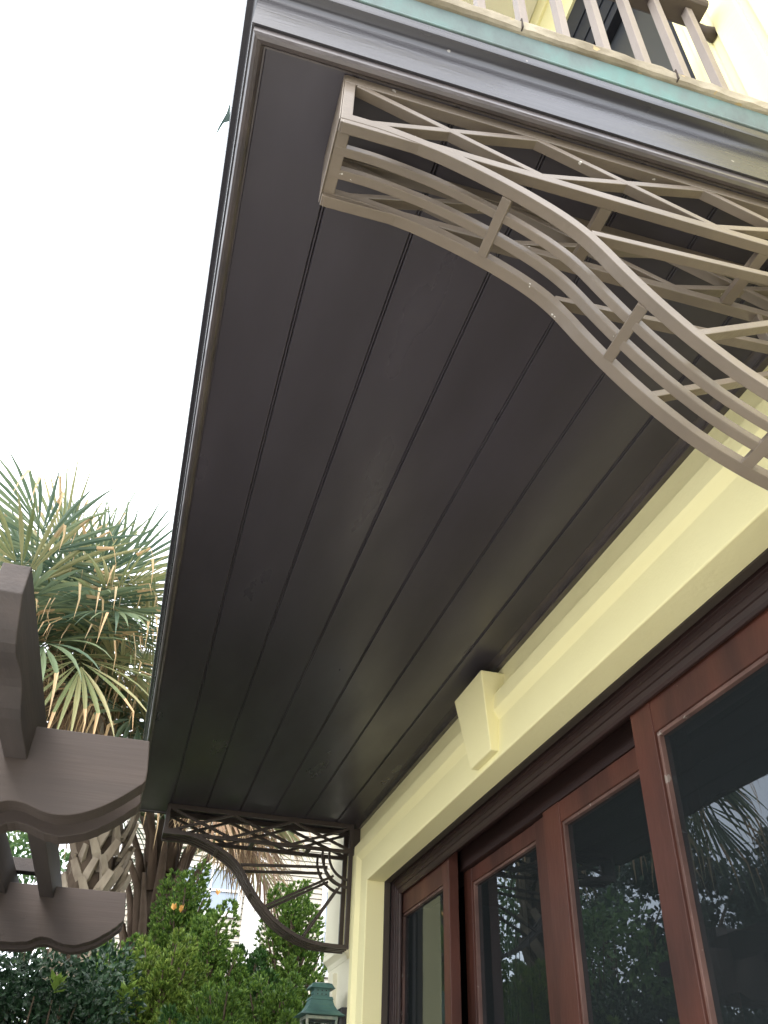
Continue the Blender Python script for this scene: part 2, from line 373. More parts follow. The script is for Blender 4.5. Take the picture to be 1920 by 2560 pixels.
# upper door
t = MB()
t.box(0.800, 0.84, UY0 + 0.001, UY1, 2.44, UZ1 - 0.001)
t.box(0.806, 0.84, UY0 + 0.001, UY0 + 0.05, UZ0 + 0.01, 2.4395); t.box(0.806, 0.84, UY1 - 0.07, UY1 - 0.001, UZ0 + 0.01, 2.4395)
t.box(0.806, 0.84, 1.30, 1.37, UZ0 + 0.01, 2.4395)
for zz in (2.44, 2.50, 2.60, 2.72): t.box(0.7955, 0.800, UY0 + 0.002, UY1 - 0.002, zz, zz + 0.018)
uo = t.build('upper_door', mat('dark_slate_frame', (0.016, 0.018, 0.024), 0.6, 0.2, var=(0.010, 0.012, 0.017), vscale=4), house, bevel=0.002)
M_upan = mat('dark_upper_panel', (0.020, 0.023, 0.028), 0.38, 0.4, var=(0.030, 0.033, 0.034), vscale=2.5)
for ya, yb in ((UY0 + .0505, 1.2995), (1.3705, UY1 - .0705)):
    t = MB(); t.box(0.822, 0.838, ya, yb, UZ0 + .01, 2.4390); t.build('door_panel', M_upan, uo)
t = MB(); t.box(0.95, 2.4, 0.3, 2.6, 1.17, 1.18); t.box(2.4, 2.45, 0.3, 2.6, 1.17, 2.9); t.box(1.101, 2.4, 0.3, 2.6, 2.9, 2.95); t.box(1.101, 2.4, .25, .2995, 1.17, 2.95)
t.build('upper_room', M_room, house)
t = MB(); t.box(-0.19, 0.7915, -0.55, 3.75, 3.30, 3.36); t.build('added_shade_eave', M_cream, house, bevel=0.004)  # overhang added above to shade the upper wall
# upper casing + shallow vertical reliefs
t = MB()
t.box(0.781, 0.795, 0.14, 2.5, 3.145, 3.19)
t.box(0.784, 0.795, 0.470, 0.530, 1.17, 4.0); t.box(0.786, 0.795, 0.405, 0.452, 1.17, 4.0); t.box(0.784, 0.795, 0.30, 0.36, 1.17, 4.0)
t.box(0.788, 0.795, 0.552, 0.598, 1.17, 2.87)
t.build('wall_relief', M_yel, house, bevel=0.004)

# ------------------------------------------------------------------ balcony
X0, Y0, Y1 = -0.0545, 0.4440, 3.3270
balcony = thing('balcony', 'dark boarded balcony slab with green copper edge projecting over the doors', 'balcony', (0.5, 2.8, 3.05))
def cornice(name, prof, mt, xin=XW + 0.002, bevel=0, smooth=False, par=None):
    m = MB()
    m.sweep(prof, [lambda pr: [W(xin, Y0 - d, z) for d, z in pr], lambda pr: [W(X0 - d, Y0 - d, z) for d, z in pr],
                   lambda pr: [W(X0 - d, Y1 + d, z) for d, z in pr], lambda pr: [W(xin, Y1 + d, z) for d, z in pr]])
    return m.build(name, mt, par or balcony, bevel=bevel)
# soffit boards with double bead grooves
GX = [0.067, 0.193, 0.319, 0.443, 0.566, 0.690]
edges = [-0.038] + GX + [0.775]
for i in range(7):
    a, c = edges[i], edges[i + 1]
    a2 = a + (0.0048 if i else 0); c2 = c - (0.0006 if i < 6 else 0)
    m = MB()
    poly = [(a2, 1.012), (a2, 1.0012), (a2 + 0.0012, 1.0), (c2 - 0.0012, 1.0), (c2, 1.0012), (c2, 1.012)]
    m.prism(poly, lambda p, q, t: W(p, t, q), 0.458, 3.315)
    if i:   # bead beside the groove
        pl = [(a + 0.0004 + 0.0017 * (1 + math.cos(math.pi * k / 8)), 1.0028 - 0.0022 * math.sin(math.pi * k / 8)) for k in range(9)]
        pl = [(a + 0.0004, 1.012)] + pl[::-1] + [(a + 0.0038, 1.012)]
        m.prism(pl, lambda p, q, t: W(p, t, q), 0.458, 3.315)
    m.build('soffit_board', M_soff, balcony)
m = MB(); m.box(-0.04, 0.79, 0.456, 3.316, 1.0125, 1.10); m.box(-0.07, 0.79, 0.43, 3.34, 1.1005, 1.139); m.build('slab', M_dark, balcony)
# bed moulding under the soffit edge (d negative = inward)
bed = [(0.0, 1.009), (0.0, 0.9985), (-0.0022, 0.9955), (-0.006, 0.9935), (-0.0105, 0.9945), (-0.0135, 0.9975), (-0.0145, 0.9995), (-0.0165, 0.9995), (-0.0170, 1.004), (-0.017, 1.009)]
cornice('bed_moulding', bed, M_bead)
m = MB()
pl = [(XW + .002, 0.9852), (0.7800, 0.9852), (0.7790, 0.988), (0.7790, 0.9905), (0.7772, 0.9905), (0.7765, 0.9925), (0.7735, 0.9958), (0.7685, 0.9982), (0.7640, 0.9990), (0.7640, 1.006), (XW + .002, 1.006)]
m.prism(pl, lambda p, q, t: W(p, t, q), 0.4615, 3.3095)
m.build('wall_moulding', M_bead, balcony, bevel=0.001)
# fascia: flat face, cove, drip lip
fas = [(-0.02, 1.0095), (0.0032, 1.0095), (0.0035, 1.0115), (0.0035, 1.045), (0.0035, 1.068), (0.0036, 1.0725), (0.0040, 1.0765), (0.0048, 1.0800),
       (0.0061, 1.0832), (0.0078, 1.0858), (0.0098, 1.0878), (0.0122, 1.0893), (0.0150, 1.0906), (0.0176, 1.0918), (0.0180, 1.0930), (0.0188, 1.1000), (0.0190, 1.1075), (-0.02, 1.1075)]
fo = cornice('fascia', fas, M_fascia)
fo.data.polygons.foreach_set('use_smooth', [True] * len(fo.data.polygons))
es = fo.modifiers.new('es', 'EDGE_SPLIT'); es.split_angle = math.radians(30)
gp = [(-0.02, 1.1077), (0.0165, 1.1077), (0.0165, 1.1105), (-0.02, 1.1105)]
cornice('shadow_gap', gp, M_dark)
cp = [(-0.02, 1.1107), (0.0202, 1.1107), (0.0212, 1.1120), (0.0205, 1.1150), (0.0285, 1.1425), (-0.02, 1.1425)]
m = MB(); sd_ = lambda d: min(d, 0.0203 + (d - 0.0203) * 0.12)
m.sweep(cp, [lambda pr: [W(XW + .002, Y0 - d, z) for d, z in pr], lambda pr: [W(X0 - sd_(d), Y0 - d, z) for d, z in pr],
             lambda pr: [W(X0 - sd_(d), Y1 + sd_(d), z) for d, z in pr], lambda pr: [W(XW + .002, Y1 + sd_(d), z) for d, z in pr]])
m.build('copper_flashing', M_pat, balcony, bevel=0.001)
# coping (front return only has the thick stone nose), irregular edge
m = MB()
n = 46
xa, xb = -0.075, XW + .002
rows = []
for i in range(n + 1):
    x = xa + (xb - xa) * i / n
    j = lambda s=0.0012: R_.uniform(-s, s)
    rows.append([W(x, 0.4125 + j(.0006), 1.1427), W(x, 0.4085 + j(), 1.1455), W(x, 0.4070 + j(.0006), 1.1600), W(x, 0.4090 + j(), 1.1675 + j(.0008)), W(x, 0.62, 1.1675), W(x, 0.62, 1.1427)])
P = [p for r in rows for p in r]
fs = [(i*6+k, i*6+(k+1)%6, (i+1)*6+(k+1)%6, (i+1)*6+k) for i in range(n) for k in range(6)] + [(5,4,3,2,1,0), tuple(n*6+k for k in range(6))]
m.add(P, fs); m.box(-0.074, 0.79, 0.6202, 3.345, 1.1427, 1.160)
m.build('coping', M_cop, balcony)
for xj in (0.268, 0.492, 0.71):
    m = MB(); m.box(xj, xj + 0.0016, 0.4058, 0.62, 1.1432, 1.1679); m.build('coping_joint', M_dark, balcony)
# torn scrap of flashing on the left edge
m = MB()
a = Vector(W(-0.0775, 0.60, 1.128))
m.add([a, a + Vector((-0.005, 0.03, 0.002)), a + Vector((-0.016, 0.058, -0.012)), a + Vector((-0.020, 0.074, -0.026)), a + Vector((-0.008, 0.050, -0.004)), a + Vector((0.003, 0.045, 0.0))], [(0, 1, 4, 5), (1, 2, 3, 4)])
o = m.build('torn_flashing', M_pat, balcony, recalc=False)
sm = o.modifiers.new('s', 'SOLIDIFY'); sm.thickness = 0.0015

# ------------------------------------------------------------------ balustrade
rail = thing('balcony_railing', 'pale taupe railing of slim square pickets on the balcony edge', 'railing', W(0.36, 0.52, 1.1675))
for i in range(-4, 6):
    x0 = (0.6581 + 0.1454 * i) * 0.515
    if x0 < 0.0: continue
    m = MB(); m.box(x0, x0 + 0.0140, 0.515, 0.532, 1.1677, 1.80)
    m.build('baluster', M_rail, rail, bevel=0.0015)
m = MB()
pr = [(0.499, 1.806), (0.503, 1.8005), (0.5446, 1.8005), (0.549, 1.806), (0.551, 1.815), (0.548, 1.828), (0.537, 1.838), (0.524, 1.841), (0.511, 1.838), (0.5, 1.828), (0.497, 1.815)]
m.prism(pr, lambda p, q, t: W(t, p, q), -0.045, 0.757)
hr = m.build('handrail', M_perg, rail, bevel=0.002)
m = MB(); m.box(-0.036, -0.006, 0.509, 0.539, 1.1677, 1.7995); m.build('newel_post', M_rail, rail, bevel=0.003)
m = MB(); pts = [W(0.748, 0.538, 1.795), W(0.765, 0.540, 1.785), W(0.79, 0.541, 1.785)]
m.tube(pts, [0.010, 0.016, 0.022], 10); m.build('wall_bracket', M_perg, rail, smooth=True)

# ------------------------------------------------------------------ scroll brackets
Sx = [(.0575,.8985),(.098,.8985),(.126,.8953),(.153,.8905),(.180,.8845),(.221,.8705),(.259,.8545),(.291,.838),(.317,.8215),(.338,.8035),(.355,.783),(.373,.7575),(.392,.7325),(.411,.7095),(.430,.6885),(.449,.6695),(.468,.6525),(.490,.6345),(.515,.6180),(.5375,.6055),(.565,.5925),(.595,.5815),(.628,.5735),(.66,.5690),(.694,.5670),(.730,.5660),(.7665,.5660)]
def smooth_curve(pts, k=3):
    out = []
    n = len(pts)
    for i in range(n - 1):
        p0 = pts[max(i-1, 0)]; p1 = pts[i]; p2 = pts[i+1]; p3 = pts[min(i+2, n-1)]
        for j in range(k):
            t = j / k
            f = lambda c: 0.5 * (2*p1[c] + (p2[c]-p0[c])*t + (2*p0[c]-5*p1[c]+4*p2[c]-p3[c])*t*t + (3*p1[c]-p0[c]-3*p2[c]+p3[c])*t**3)
            out.append((f(0), f(1)))
    out.append(pts[-1]); return out
SC = smooth_curve(Sx)
def off(pts, d):
    out = []
    for i, p in enumerate(pts):
        a = pts[max(i-1, 0)]; b_ = pts[min(i+1, len(pts)-1)]
        tx, tz = b_[0]-a[0], b_[1]-a[1]; l = math.hypot(tx, tz) or 1
        out.append((p[0] - tz/l*d*0 - tz/l*d, p[1] + tx/l*d))
    return out
TH = 0.0125
def ribbon(mb, y0, y1, th=TH, lo=SC):
    up = off(lo, th); n = len(lo); P = []
    for (xl, zl), (xu, zu) in zip(lo, up): P += [W(xl, y0, zl), W(xl, y1, zl), W(xu, y1, zu), W(xu, y0, zu)]
    fs = [(i*4+k, i*4+(k+1)%4, (i+1)*4+(k+1)%4, (i+1)*4+k) for i in range(n-1) for k in range(4)] + [(3,2,1,0), tuple((n-1)*4+k for k in range(4))]
    mb.add(P, fs)
BY = 0.462; BW = 0.108
def side_panel(mb, y0, dy):
    """flat pierced panel in the x-z plane between y0 and y0+dy"""
    yc_ = y0 + dy / 2
    def bar(a, c, w, e=0.0):
        mb.bar(W(a[0], yc_, a[1]), W(c[0], yc_, c[1]), w * S, (dy - e) * S)
    bar((0.057, 0.991), (0.7665, 0.991), 0.017)                 # top rail
    bar((0.060, 0.8975), (0.7665, 0.8965), 0.012, 0.0004)        # lower rail
    bar((0.0638, 0.8925), (0.0638, 0.985), 0.0130, 0.0008)       # outer post
    bar((0.7585, 0.566), (0.7585, 0.985), 0.0160, 0.0008)        # wall post
    TN = [0.073, 0.298, 0.528, 0.757]; 
    for i in range(3):
        bar((TN[i], 0.984), (TN[i+1], 0.902), 0.0085, 0.0012)
        bar((TN[i], 0.902), (TN[i+1], 0.984), 0.0085, 0.0016)
    bar((0.349, 0.8120), (0.672, 0.8345), 0.0085, 0.0012)
    bar((0.449, 0.6790), (0.697, 0.8060), 0.0085, 0.0012)
    bar((0.598, 0.5880), (0.7335, 0.7860), 0.0075, 0.0012)
    cx, cz = 0.7600, 0.8800
    for r_, e in ((0.084, 0.002), (0.110, 0.002)):
        pts = []
        for k_ in range(15):
            a_ = math.radians(175 + (268 - 175) * k_ / 14); pts.append((cx + r_ * math.cos(a_), cz + r_ * math.sin(a_)))
        pts = [(pts[0][0], 0.892)] + pts
        h = 0.0038
        P = []
        for i, p in enumerate(pts):
            a = pts[max(i-1, 0)]; c = pts[min(i+1, len(pts)-1)]; tx, tz = c[0]-a[0], c[1]-a[1]; l = math.hypot(tx, tz)
            nx, nz = -tz/l*h, tx/l*h
            P += [W(p[0]-nx, y0 + e/2, p[1]-nz), W(p[0]-nx, y0+dy-e/2, p[1]-nz), W(p[0]+nx, y0+dy-e/2, p[1]+nz), W(p[0]+nx, y0+e/2, p[1]+nz)]
        n_ = len(pts)
        mb.add(P, [(i*4+k, i*4+(k+1)%4, (i+1)*4+(k+1)%4, (i+1)*4+k) for i in range(n_-1) for k in range(4)] + [(3,2,1,0), tuple((n_-1)*4+k for k in range(4))])
def make_bracket(mt):
    root = thing('scroll_bracket', 'taupe pierced metal scroll bracket with pale paint chips under the near balcony end', 'bracket', W(0.79, BY + BW / 2, 0.56), 'metal scroll brackets carrying the balcony')
    for y0, dy in ((BY, 0.0135), (BY + BW - 0.0150, 0.0150)):
        m = MB(); ribbon(m, y0 - 0.0004, y0 + dy + 0.0004); m.build('curved_bar', mt, root, bevel=0.0012)
        m = MB(); side_panel(m, y0, dy); m.build('lattice_panel', mt, root, bevel=0.0012)
    for y0, y1 in ((0.4952, 0.5060), (0.5222, 0.5343)):
        m = MB(); ribbon(m, y0, y1, 0.0100); m.build('curved_bar', mt, root, bevel=0.0015)
    # end plate, underside tab
    m = MB(); m.box(0.0555, 0.0570, BY + 0.0005, BY + BW - 0.0005, 0.8972, 0.999)
    m.box(0.0572, 0.0715, BY + 0.0137, BY + BW - 0.0152, 0.8988, 0.9080)
    m.build('end_plate', mt, root, bevel=0.0012)
    for x, z, w_ in ((0.258, 0.8585, 0.012), (0.404, 0.7230, 0.013), (0.552, 0.6030, 0.013), (0.688, 0.5715, 0.012)):
        m = MB(); m.bar(W(x, BY + 0.0138, z), W(x, BY + BW - 0.0152, z), w_ * S, 0.010 * S, up=Vector((0.5, 0, 1))); m.build('cross_bar', mt, root, bevel=0.0012)
    for x in (0.385, 0.60):
        m = MB(); m.bar(W(x, BY + 0.0138, 0.897), W(x, BY + BW - 0.0152, 0.897), 0.015 * S, 0.010 * S, up=Vector((0, 0, 1))); m.build('cross_bar', mt, root, bevel=0.0012)
    m = MB(); m.box(0.767, XW - 0.0005, BY + 0.002, BY + BW - 0.002, 0.9095, 0.984)
    m.build('mounting_plate', mt, root, bevel=0.0015)
    return root
br = make_bracket(M_brk)
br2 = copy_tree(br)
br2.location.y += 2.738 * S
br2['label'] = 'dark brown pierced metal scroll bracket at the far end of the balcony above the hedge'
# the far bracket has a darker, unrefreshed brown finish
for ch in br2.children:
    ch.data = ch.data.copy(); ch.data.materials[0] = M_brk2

# ------------------------------------------------------------------ lantern
lx, ly = 0.690 * S, 3.275 * S
def LZ(z): return EYE + z * S
lan = thing('wall_lantern', 'verdigris copper lantern with pierced vent cap on the far wall', 'lantern', (lx, ly, LZ(0.20)))
m = MB()
m.square_lathe(lx, ly, [(0.030, LZ(.4640)), (0.050, LZ(.4600)), (0.062, LZ(.4480)), (0.068, LZ(.4450)), (0.064, LZ(.4445)), (0.040, LZ(.4470))])
m.build('vent_cap', M_verd, lan, bevel=0.002)
m = MB(); m.square_lathe(lx, ly, [(0.0415, LZ(.4200)), (0.0415, LZ(.4465))]); neck = m.build('vent_neck', M_verd, lan, bevel=0.001)
m = MB()
for sgn in (-1, 1):
    for a_ in (-0.022, 0, 0.022):
        for z_ in (.4385, .4275):
            m = MB(); m.tube([(lx + a_, ly - 0.0405, LZ(z_)), (lx + a_, ly - 0.0423, LZ(z_))], 0.0032, 8); m.build('vent_hole', M_blk, neck)
            m = MB(); m.tube([(lx - 0.0405, ly + a_, LZ(z_)), (lx - 0.0423, ly + a_, LZ(z_))], 0.0032, 8); m.build('vent_hole', M_blk, neck)
    break
m = MB(); m.square_lathe(lx, ly, [(0.058, LZ(.4090)), (0.060, LZ(.4110)), (0.055, LZ(.4200)), (0.043, LZ(.4205))]); m.build('collar', M_verd, lan, bevel=0.0015)
m = MB(); m.square_lathe(lx, ly, [(0.112, LZ(.3620)), (0.116, LZ(.3625)), (0.098, LZ(.3700)), (0.080, LZ(.3800)), (0.066, LZ(.3930)), (0.058, LZ(.4088)), (0.050, LZ(.4089))]); m.build('flared_roof', M_verd, lan, bevel=0.0015)
m = MB(); hw = 0.078
for sx_ in (-1, 1):
    for sy_ in (-1, 1): m.bar((lx + sx_*hw, ly + sy_*hw, LZ(.3610)), (lx + sx_*hw*0.72, ly + sy_*hw*0.72, LZ(.20)), 0.012, 0.012)
for zz, h2 in ((.3550, hw), (.2030, hw * 0.73)):
    for a_, c_ in (((-1,-1),(1,-1)),((1,-1),(1,1)),((1,1),(-1,1)),((-1,1),(-1,-1))):
        m.bar((lx + a_[0]*h2, ly + a_[1]*h2, LZ(zz)), (lx + c_[0]*h2, ly + c_[1]*h2, LZ(zz)), 0.014, 0.014, up=Vector((0,0,1)))
m.build('cage_frame', M_verd2, lan, bevel=0.001)
m = MB()
h1, h2 = hw * 0.96, hw * 0.70
T_ = [(lx-h1, ly-h1, LZ(.352)), (lx+h1, ly-h1, LZ(.352)), (lx+h1, ly+h1, LZ(.352)), (lx-h1, ly+h1, LZ(.352)), (lx-h2, ly-h2, LZ(.206)), (lx+h2, ly-h2, LZ(.206)), (lx+h2, ly+h2, LZ(.206)), (lx-h2, ly+h2, LZ(.206))]
m.add(T_, [(0,1,5,4),(1,2,6,5),(2,3,7,6),(3,0,4,7)]); m.build('glass_pane', M_lglass, lan)
m = MB(); m.tube([(lx, ly, LZ(.204)), (lx, ly, LZ(.25))], 0.012, 10); m.build('candle', M_white, lan)
m = MB(); m.bar((lx + .115, ly, LZ(.366)), (XW*S - 0.02, ly, LZ(.366)), 0.016, 0.016)
m.tube([(0.778*S - 0.022, ly - 0.02, LZ(.385)), (0.778*S - 0.022, ly - 0.02, LZ(.21))], 0.024, 12)
m.box(0.778*S - 0.024, 0.785*S - .0005, ly - 0.05, ly + 0.03, LZ(.19), LZ(.392), unit=False)
m.build('wall_mount', M_iron, lan, bevel=0.002)

# ------------------------------------------------------------------ pergola
perg = thing('pergola', 'taupe timber pergola with scroll cut beam ends beside the balcony', 'pergola', (-2.2, 3.2, 0))
scroll = [(-.0273,.600),(-.0215,.560),(-.0195,.526),(-.030,.513),(-.046,.499),(-.062,.486),(-.080,.4735),(-.098,.4635),(-.118,.455),(-.137,.4498),(-.155,.4480),(-.172,.4492),(-.188,.4528),(-.203,.4578),(-.216,.4617),(-.230,.4635),(-.243,.4625),(-.256,.4575),(-.268,.4510),(-.285,.4465),(-.31,.4440),(-.36,.4430)]
sc = smooth_curve(scroll, 2)
def beam(name, y0, y1, dxs=0.0, jag=0.0):
    m = MB()
    n_ = len(sc); nn = 2
    pl = [(x + dxs + R_.uniform(-jag, jag) * (1 if 0 < i < 26 else 0), z + R_.uniform(-jag, jag) * .5) for i, (x, z) in enumerate(sc)] + [(-3.0, .443), (-3.0, .600)]
    m.prism(pl, lambda p, q, t: W(p, t, q), y0, y1)
    return m.build(name, M_perg, perg, bevel=0.003)
beam('beam', 1.570, 1.627)
beam('beam', 1.702, 1.756, -0.003, 0.0022)
beam('beam', 2.820, 2.872, 0.002, 0.0016)
beam('beam', 2.935, 2.985, 0.000, 0.0010)
# rafters with scroll tails
raf = [(1.100,.652),(1.100,.606),(1.112,.5965),(1.125,.586),(1.145,.571),(1.165,.560),(1.185,.5555),(1.205,.556),(1.23,.560),(1.26,.5635),(1.29,.5635),(1.315,.560),(1.335,.552),(1.36,.543),(1.39,.5375),(1.42,.5365),(1.5695,.5365),(1.5695,.6005),(1.757,.6005),(1.757,.568),(2.8195,.568),(2.8195,.6005),(3.45,.6005),(3.45,.652)]
def rafter(xr):
    m = MB(); m.prism(raf, lambda p, q, t: W(t, p, q), xr - 0.040, xr)
    return m.build('rafter', M_perg2, perg, bevel=0.003)
for i in range(9): rafter(-0.230 - 0.1315 * i - (0.001 if i else 0))
for yy in (2.90,):
    m = MB(); m.box(-2.6, -0.245, yy, yy + 0.05, 0.6523, 0.690); m.build('purlin', M_perg2, perg, bevel=0.002)
for xx, yy in ((-1.55, 1.665), (-1.55, 2.903)):
    m = MB(); m.box(xx - .045, xx + .045, yy - .036, yy + .036, GZ, 0.598); m.build('post', M_perg, perg, bevel=0.004)
for bx, by, bz in ((-0.300, 2.8185, .513), (-0.345, 2.8185, .467)):
    m = MB(); m.tube([W(bx, by, bz), W(bx, by + .003, bz)], 0.011, 10); m.build('plug', M_perg, perg)

# ------------------------------------------------------------------ palms
def leaf_strip(mb, base, d, n, L, w0, droop, rnd, solid=0.42, segs=6, tip_mi=None, mi=0, kink=None, fold=0.3):
    """one leaflet: V strip starting at base along d; n = blade normal"""
    side = d.cross(n).normalized()
    P = []; p = Vector(base); v = d.copy()
    ws = []
    for i in range(segs + 1):
        t = i / segs
        w_ = w0 * (t / solid if t < solid else max(0.02, 1 - (t - solid) / (1 - solid)) ** 0.9)
        w_ = max(w_, 0.0015)
        nn_ = n
        P += [p - side * w_ / 2 + nn_ * 0, p + nn_ * (w_ * fold), p + side * w_ / 2]
        v = (v + Vector((0, 0, -1)) * droop * (0.25 + t * 1.3) / segs)
        if kink and t > kink: v = (v * 0.35 + Vector((rnd.uniform(-.1,.1), rnd.uniform(-.1,.1), -1)) * 0.75)
        v.normalize(); p = p + v * (L / segs)
    o = len(mb.v); mb.v += P
    for i in range(segs):
        q = mi if (tip_mi is None or (i + 1) / segs <= (kink or 0.7) + 0.08) else tip_mi
        a = o + i * 3
        mb.f.append([a, a + 1, a + 4, a + 3]); mb.m.append(q)
        mb.f.append([a + 1, a + 2, a + 5, a + 4]); mb.m.append(q)

def frond(mb, stem, hub, az, el, plen, blade, rnd, nleaf=34, spread=150, droop=0.5, mi=0, tip=2, tipfrac=0.3, sag=0.25, scale_w=1.0):
    d = Vector((math.cos(az) * math.cos(el), math.sin(az) * math.cos(el), math.sin(el)))
    pts = [Vector(hub)]; v = d.copy(); n_ = 6
    for i in range(n_):
        pts.append(pts[-1] + v * (plen / n_)); v = (v + Vector((0, 0, -sag / n_))).normalized()
    stem.tube(pts, [0.020 - 0.002 * i for i in range(n_ + 1)], 5, cap=False)
    tipp = pts[-1]
    hz = Vector((-math.sin(az), math.cos(az), 0))
    roll = rnd.uniform(-0.5, 0.5)
    side = (hz * math.cos(roll) + v.cross(hz) * math.sin(roll)).normalized()
    nrm = side.cross(v).normalized()
    # curved costa
    costa = [tipp.copy()]; vc = v.copy(); cl = blade * 0.42
    for i in range(6): costa.append(costa[-1] + vc * cl / 6); vc = (vc + Vector((0, 0, -1)) * 0.07 * (1 + droop)).normalized()
    for i in range(nleaf):
        f = (i + 0.5) / nleaf * 2 - 1
        a = math.radians(spread) * f
        k = (1 - abs(f)) ** 1.3
        ci = min(5, int(k * 6)); base = costa[ci]
        cd = (costa[min(ci+1,6)] - costa[max(ci-1,0)]).normalized()
        dd = (cd * math.cos(a) + side * math.sin(a)).normalized()
        nn = (nrm + side * (-f * 0.35)).normalized()
        L = blade * (0.62 + 0.38 * (1 - abs(f) ** 2)) * rnd.uniform(0.88, 1.06) * (1 - 0.25 * k)
        kk = None; tm = None
        if rnd.random() < tipfrac: kk = rnd.uniform(0.5, 0.75); tm = tip
        w0 = math.radians(spread * 2) / nleaf * L * 0.42 * scale_w
        leaf_strip(mb, base, dd, nn, L, w0, droop * rnd.uniform(0.6, 1.4), rnd, mi=mi, tip_mi=tm, kink=kk)

def boots(mb, cx, cy, z0, z1, r0, r1, rnd, size=0.17, step=0.125, lean=(0, 0), ph=0):
    z = z0; row = 0
    while z < z1:
        n = 6; t = (z - z0) / (z1 - z0); r = r0 + (r1 - r0) * t
        for k in range(n):
            a = 2 * math.pi * (k + 0.5 * (row % 2)) / n + rnd.uniform(-.13, .13) + ph
            for s_ in (-1, 1):
                if rnd.random() < .12: continue
                # each old leaf base splits in two crossing arms
                base = Vector((cx + lean[0] * z, cy + lean[1] * z, z)) + Vector((math.cos(a), math.sin(a), 0)) * (r * 0.93)
                tang = Vector((-math.sin(a), math.cos(a), 0))
                out = Vector((math.cos(a), math.sin(a), 0))
                L = size * rnd.uniform(0.7, 1.3)
                tipv = base + tang * (s_ * L * 0.50) + Vector((0, 0, L * 1.0)) + out * (0.035 + 0.03 * rnd.random())
                root_ = base - tang * s_ * 0.012 - Vector((0, 0, 0.03))
                wv = 0.030; wt = 0.024
                u = (tipv - root_).normalized(); sd_ = u.cross(out).normalized(); th = out * 0.018
                P = [root_ - sd_*wv*.9, root_ + sd_*wv*.9, root_ + sd_*wv*.9 - th*2, root_ - sd_*wv*.9 - th*2,
                     tipv - sd_*wt, tipv + sd_*wt, tipv + sd_*wt - th, tipv - sd_*wt - th]
                mid = (root_ + tipv) / 2 + out * 0.012
                P2 = [mid - sd_*wt*1.25, mid + sd_*wt*1.25, mid + sd_*wt*1.25 - th*1.6, mid - sd_*wt*1.25 - th*1.6]
                o = len(mb.v); mb.v += P[:4] + P2 + P[4:]
                for q in range(2):
                    for e_ in range(4):
                        mb.f.append([o+q*4+e_, o+q*4+(e_+1)%4, o+q*4+4+(e_+1)%4, o+q*4+4+e_]); mb.m.append(mb.mi)
                mb.f.append([o+8, o+9, o+10, o+11]); mb.m.append(mb.mi)
        z += step; row += 1

def palm(label, x, y, hub, r, rnd, fr, bootmat, z_boot0, group=None, lean=0.0):
    p = thing('palm_tree', label, 'palm tree', (x, y, 0), group)
    m = MB(); hx, hy, hz = hub
    pts = [Vector((x, y, -0.1)), Vector((x, y, hz * 0.4)), Vector((x * 0.9 + hx * 0.1, y * .9 + hy * .1, hz * 0.76)), Vector((hx, hy, hz))]
    m.tube(pts, [r * 1.15, r, r * 0.95, r * 0.6], 14); m.build('trunk', M_trunk, p, smooth=True)
    mb = MB(); st = MB(); dd = MB(); ds = MB()
    for f in fr:
        az, el, pl, bl, dr, kind, tf = f
        if kind == 'g': frond(mb, st, hub, az, el, pl, bl, rnd, droop=dr, mi=0 if rnd.random() < .72 else 1, tipfrac=tf, nleaf=40, scale_w=0.85)
        else: frond(dd, ds, hub, az, el, pl, bl, rnd, droop=dr, mi=0, tip=1, tipfrac=tf, nleaf=26, spread=95, sag=0.7, scale_w=0.8)
    mb.build('crown', [M_pal, M_pal2, M_tan], p, recalc=False)
    st.build('leaf_stalk', mat('stalk_' + str(int(x * 10)), (0.10, 0.13, 0.055), 0.6, 0.3), p, smooth=True)
    if dd.f:
        dd.build('dead_fronds', [M_dry, M_tan], p, recalc=False); ds.build('dead_stalk', M_boot2, p, smooth=True)
    return p

rA = random.Random(11)
hubA = (-1.00, 6.75, 4.66)
frA = []
for i in range(48):
    az = i * 2.39996 + rA.uniform(-.2, .2); t = i / 48
    el = math.radians(84 - 108 * t + rA.uniform(-8, 8))
    frA.append((az, el, rA.uniform(.42, .80), rA.uniform(.95, 1.25), 0.25 + 0.6 * t, 'g', 0.12 + 0.5 * t))
for i in range(30):
    frA.append((rA.uniform(0, 6.28), math.radians(rA.uniform(-40, 5)), rA.uniform(.25, .6), rA.uniform(.45, .6), 1.2, 'd', .5))
pa = palm('tall green cabbage palm with criss-cross trunk behind the pergola beams', -0.30, 6.7, hubA, 0.165, rA, frA, M_boot, 1.9)
m = MB()
def trunk_boots(x0, y0, hub, z0, z1, r, rnd, mt, par, size=.17, step=.125, name='leaf_base'):
    mm = MB(); hx, hy, hz = hub
    z = z0; row = 0
    while z < z1:
        t = z / hz; cx = x0 + (hx - x0) * max(0, (t - .72) / .28) * 0.98; cy = y0 + (hy - y0) * max(0, (t - .72) / .28)
        boots(mm, cx, cy, z, z + 0.01, r, r, rnd, size, 1, ph=math.pi / 6 * (row % 2) + row * .06)
        # rotate alternate rows by re-seeding angle through z
        z += step; row += 1
    mm.build(name, mt, par)
trunk_boots(-0.30, 6.7, hubA, 1.6, 4.45, 0.165, rA, M_boot, pa, size=.19, step=.125)

